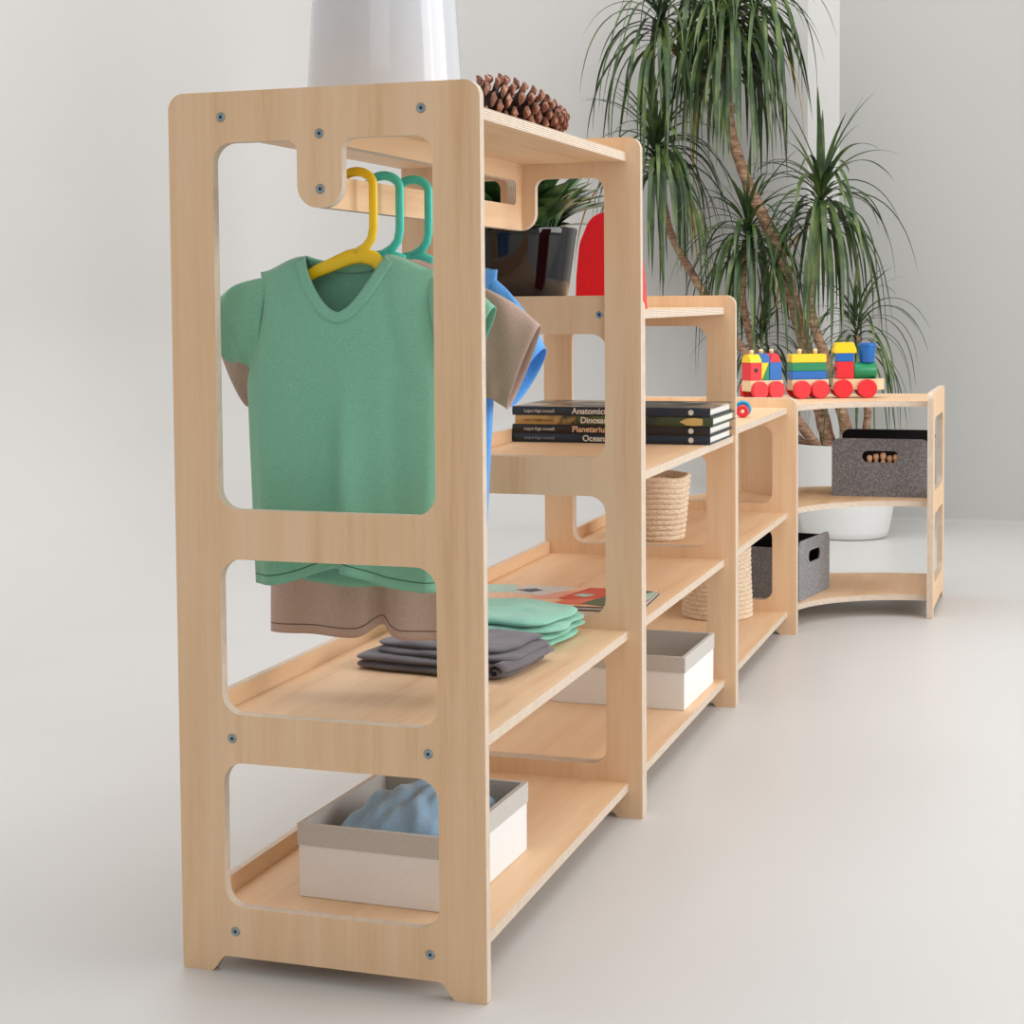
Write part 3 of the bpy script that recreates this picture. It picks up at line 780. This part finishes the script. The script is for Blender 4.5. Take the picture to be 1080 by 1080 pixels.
m = MB(); m.plate([(-.0165, .051), (-.0165, .098), (.006, .098)], [], .044, lambda a, b_, d_: (a, -.022 + d_, b_), (0, 0)); m.build('yellow_wedge', cY, w3)
m = MB(); m.plate([(-.0155, .051), (.0065, .051), (.0065, .097)], [], .044, lambda a, b_, d_: (a, -.022 + d_, b_), (0, 0)); m.build('green_wedge', cG, w3)
cube(w3, 'blue_block', (.0275, 0, .0745), (.038, .044, .047), cB)
for x, mm, nm in ((-.004, cB, 'blue_dome'), (.0275, cR, 'red_dome')):
    m = MB(); m.plate([(.0155 * cos(pi * k / 12), .024 * sin(pi * k / 12)) for k in range(13)], [], .040, lambda a, b_, d_: (x + a, -.020 + d_, .0985 + b_), (0, 0)); knob(m.build(nm, mm, w3), x, 0, .124)
m = MB(); m.lathe([(.0001, 0), (.0055, 0), (.0055, .001)], 12, (-.034, -.0222, .078), 0, Matrix.Rotation(R(90), 3, 'X')); m.build('keyhole', M_dark, bpy.data.objects['red_block'])
for o in (e, w2, w3): o.scale = (1.06, 1.06, 1.06)
rg = thing('ring_toy', 'red and blue ring toy peeping out beside the books on the low unit', 'toy', (.358, 2.150, .5952), R(8))
for nm, mm, yy, rr, r_ in (('red_ring', cR, 0, .0100, .0055), ('blue_ring', plain('turquoise_blue_paint', rgb(30, 150, 200), .35), .018, .0150, .0052)):
    m = MB(); m.tube([(rr * cos(2 * pi * k / 28), yy, rr + r_ + rr * sin(2 * pi * k / 28)) for k in range(28)], r_, 12, closed=True); m.build(nm, mm, rg, smooth=True)

# ------------------------------------------------------------------ big dragon tree in a white pot behind the units
M_pot = plain('matt_white_pot', rgb(222, 222, 220), .45, .01)
dr = thing('dragon_tree', 'tall dragon tree with drooping leaf tufts in a white pot by the wall', 'plant', (.305, 4.55, 0))
m = MB(); m.lathe([(.0001, 0), (.140, 0), (.152, .006), (.160, .03), (.190, .20), (.207, .335), (.210, .345), (.203, .347), (.196, .335), (.190, .30), (.0001, .30)], 64); m.build('pot', M_pot, dr, smooth=True, auto=50)
m = MB(); m.lathe([(.0001, .318), (.10, .320), (.192, .312)], 32); m.build('soil', plain('dark_soil', rgb(60, 46, 38), .95, .3, 60), dr)
m_, nt, p = new_mat('dragon_tree_bark'); f = noise_fac(nt, 30, (1, 1, 3.5), 4)
nt.links.new(ramp(nt, f, [(.3, rgb(110, 78, 58)), (.5, rgb(158, 122, 96)), (.7, rgb(196, 164, 136))]), p.inputs['Base Color']); p.inputs['Roughness'].default_value = .9; bump(nt, p, f, .6, .006); M_bark = m_
m_, nt, p = new_mat('long_leaf'); f = noise_fac(nt, 9, (1, 1, 1), 4)
nt.links.new(ramp(nt, f, [(.28, rgb(32, 50, 28)), (.48, rgb(58, 82, 42)), (.64, rgb(100, 118, 60)), (.78, rgb(144, 142, 78))]), p.inputs['Base Color']); p.inputs['Roughness'].default_value = .4; M_leaf = m_
m_, nt, p = new_mat('withered_leaf'); f = noise_fac(nt, 9, (1, 1, 1), 4)
nt.links.new(ramp(nt, f, [(.3, rgb(170, 120, 40)), (.7, rgb(206, 160, 60))]), p.inputs['Base Color']); p.inputs['Roughness'].default_value = .6; M_dry = m_
def P(x, z, y=0.0): return Vector((x - .305, y, z))    # world x, z at the plant's depth
def trunk(pts, r0, r1):
    m = MB(); q = []
    V = [Vector(p_) for p_ in pts]
    for i in range(len(V) - 1):
        a = V[max(0, i - 1)]; b_ = V[i]; c = V[i + 1]; d_ = V[min(len(V) - 1, i + 2)]
        for k in range(8):
            s = k / 8; q.append(.5 * ((2 * b_) + (c - a) * s + (2 * a - 5 * b_ + 4 * c - d_) * s * s + (3 * b_ - a - 3 * c + d_) * s ** 3))
    q.append(V[-1])
    m.tube(q, lambda s: (r0 + (r1 - r0) * s) * (1 + .05 * sin(s * len(q) * 2.1)), 12); m.build('trunk', M_bark, dr, smooth=True)
def tuft(c, n, L0, L1, seed, wid=.011, dry=2):
    rd = random.Random(seed); mm = MB()
    for k in range(n):
        f_ = k / n; a = k * 2.39996 + rd.uniform(-.35, .35)
        e_ = R(82) - R(80) * f_ ** .7 + rd.uniform(-.18, .18); Ln = (L0 + (L1 - L0) * min(1, f_ * 1.5)) * rd.uniform(.75, 1.15)
        d_ = Vector((cos(a) * cos(e_), sin(a) * cos(e_), sin(e_))); pos = Vector(c) + Vector((rd.uniform(-.008, .008), rd.uniform(-.008, .008), .05 - .15 * f_))
        side = d_.cross(Vector((0, 0, 1))); side = side.normalized() if side.length > .05 else Vector((1, 0, 0))
        n_ = 13; vs = []; g_ = .05 + .40 * min(1, f_ * 1.8) * rd.uniform(.6, 1.25); w0 = wid * rd.uniform(.6, 1.1)
        for i in range(n_ + 1):
            s = i / n_; w_ = w0 * min(1, .45 + s * 2.5) * (1 - s ** 2.2) + .0004; nn = side.cross(d_).normalized()
            q = pos.copy(); lim = 4.88 - 4.55
            if q.y > lim: q.y = lim - .004 * (k % 5)
            vs += [q - side * w_ + nn * w_ * .35, q, q + side * w_ + nn * w_ * .35]
            pos = pos + d_ * (Ln / n_); d_ = (d_ + Vector((0, 0, -1)) * g_ * (1 - .2 * s)).normalized()
            d_ = (d_ + Vector((rd.uniform(-.03, .03), rd.uniform(-.03, .03), 0))).normalized()
        fs = []
        for i in range(n_): fs += [(i * 3, i * 3 + 1, i * 3 + 4, i * 3 + 3), (i * 3 + 1, i * 3 + 2, i * 3 + 5, i * 3 + 4)]
        mm.add(vs, fs, 1 if f_ > .6 and rd.random() < dry / (n * .4) else 0)
    mm.build('leaf_tuft', [M_leaf, M_dry], dr, smooth=True)
trunk([P(.25, .30, .02), P(.215, .45, .02), P(.15, .72, .02), P(.09, .95), P(.02, 1.14), P(-.06, 1.32), P(-.115, 1.49), P(-.14, 1.68), P(-.13, 1.88)], .028, .017)
trunk([P(.22, .30, 0), P(.14, .42, -.03), P(.0, .60, -.05), P(-.16, .82, -.03), P(-.27, .98, 0), P(-.36, 1.15, .02), P(-.405, 1.40, .02)], .02, .013)
trunk([P(.33, .30, 0), P(.30, .45, -.04), P(.245, .64, -.05), P(.19, .80, -.03), P(.175, .98), P(.215, 1.20)], .023, .014)
trunk([P(.20, .30, .06), P(.10, .37, .05), P(.02, .5, .05), P(-.08, .85, .04), P(-.06, 1.09, .02)], .019, .012)
trunk([P(.36, .30, .04), P(.38, .45, .05), P(.37, .60, .05), P(.34, .74, .04)], .015, .01)
trunk([P(-.10, 1.58, 0), P(-.22, 1.70, .02), P(-.34, 1.82, .02), P(-.395, 1.92, .02)], .013, .01)
tuft(P(-.13, 1.94), 120, .36, .60, 3, .0125, 2)
tuft(P(-.128, 1.80), 60, .26, .46, 41, .011, 2)
tuft(P(-.395, 1.93, .02), 58, .34, .58, 5, .011, 1)
tuft(P(-.405, 1.43, .0), 112, .30, .56, 8, .0115, 1)
tuft(P(-.06, 1.12, .02), 84, .30, .52, 11, .011, 1)
tuft(P(.215, 1.23, 0), 92, .36, .60, 15, .0115, 3)
tuft(P(.34, .76, .04), 60, .30, .50, 21, .007, 1)
tuft(P(-.02, .72, .10), 46, .24, .42, 24, .007, 1)
tuft(P(-.25, 2.12, .03), 45, .34, .55, 31, .010, 1)
tuft(P(.0, 2.00, -.05), 40, .34, .50, 37, .010, 1)

# ------------------------------------------------------------------ light
w = bpy.data.worlds.new('world'); scene.world = w; w.use_nodes = True
w.node_tree.nodes['Background'].inputs[0].default_value = (1.0, 1.0, 1.0, 1); w.node_tree.nodes['Background'].inputs[1].default_value = .50
def area(name, loc, target, sx, sy, power, c=(1, 1, 1)):
    l = bpy.data.lights.new(name, 'AREA'); l.shape = 'RECTANGLE'; l.size = sx; l.size_y = sy; l.energy = power; l.color = c
    o = bpy.data.objects.new(name, l); col.objects.link(o); o.location = loc
    o.rotation_euler = (Vector(target) - Vector(loc)).to_track_quat('-Z', 'Y').to_euler()
    return o
area('window_light', (4.3, 2.0, 1.9), (.2, 1.8, .5), 2.6, 2.4, 74, (.99, .995, 1))
area('window_light', (3.6, .30, 1.7), (.4, 1.2, .6), 1.0, 2.2, 26, (.99, .995, 1))
area('overhead_fill', (.1, 1.9, 3.9), (.3, 1.9, 0), 4.0, 4.2, 104, (1, 1, 1))  # added overhead fill that brightens the shelf tops and floor
area('front_fill', (1.2, -3.6, 3.0), (.2, .8, .5), 2.2, 1.6, 12, (1, .99, .97))  # weak fill added behind the camera for the front faces
scene.view_settings.view_transform = 'Standard'; scene.view_settings.look = 'None'
scene.view_settings.exposure = .25; scene.view_settings.gamma = 1
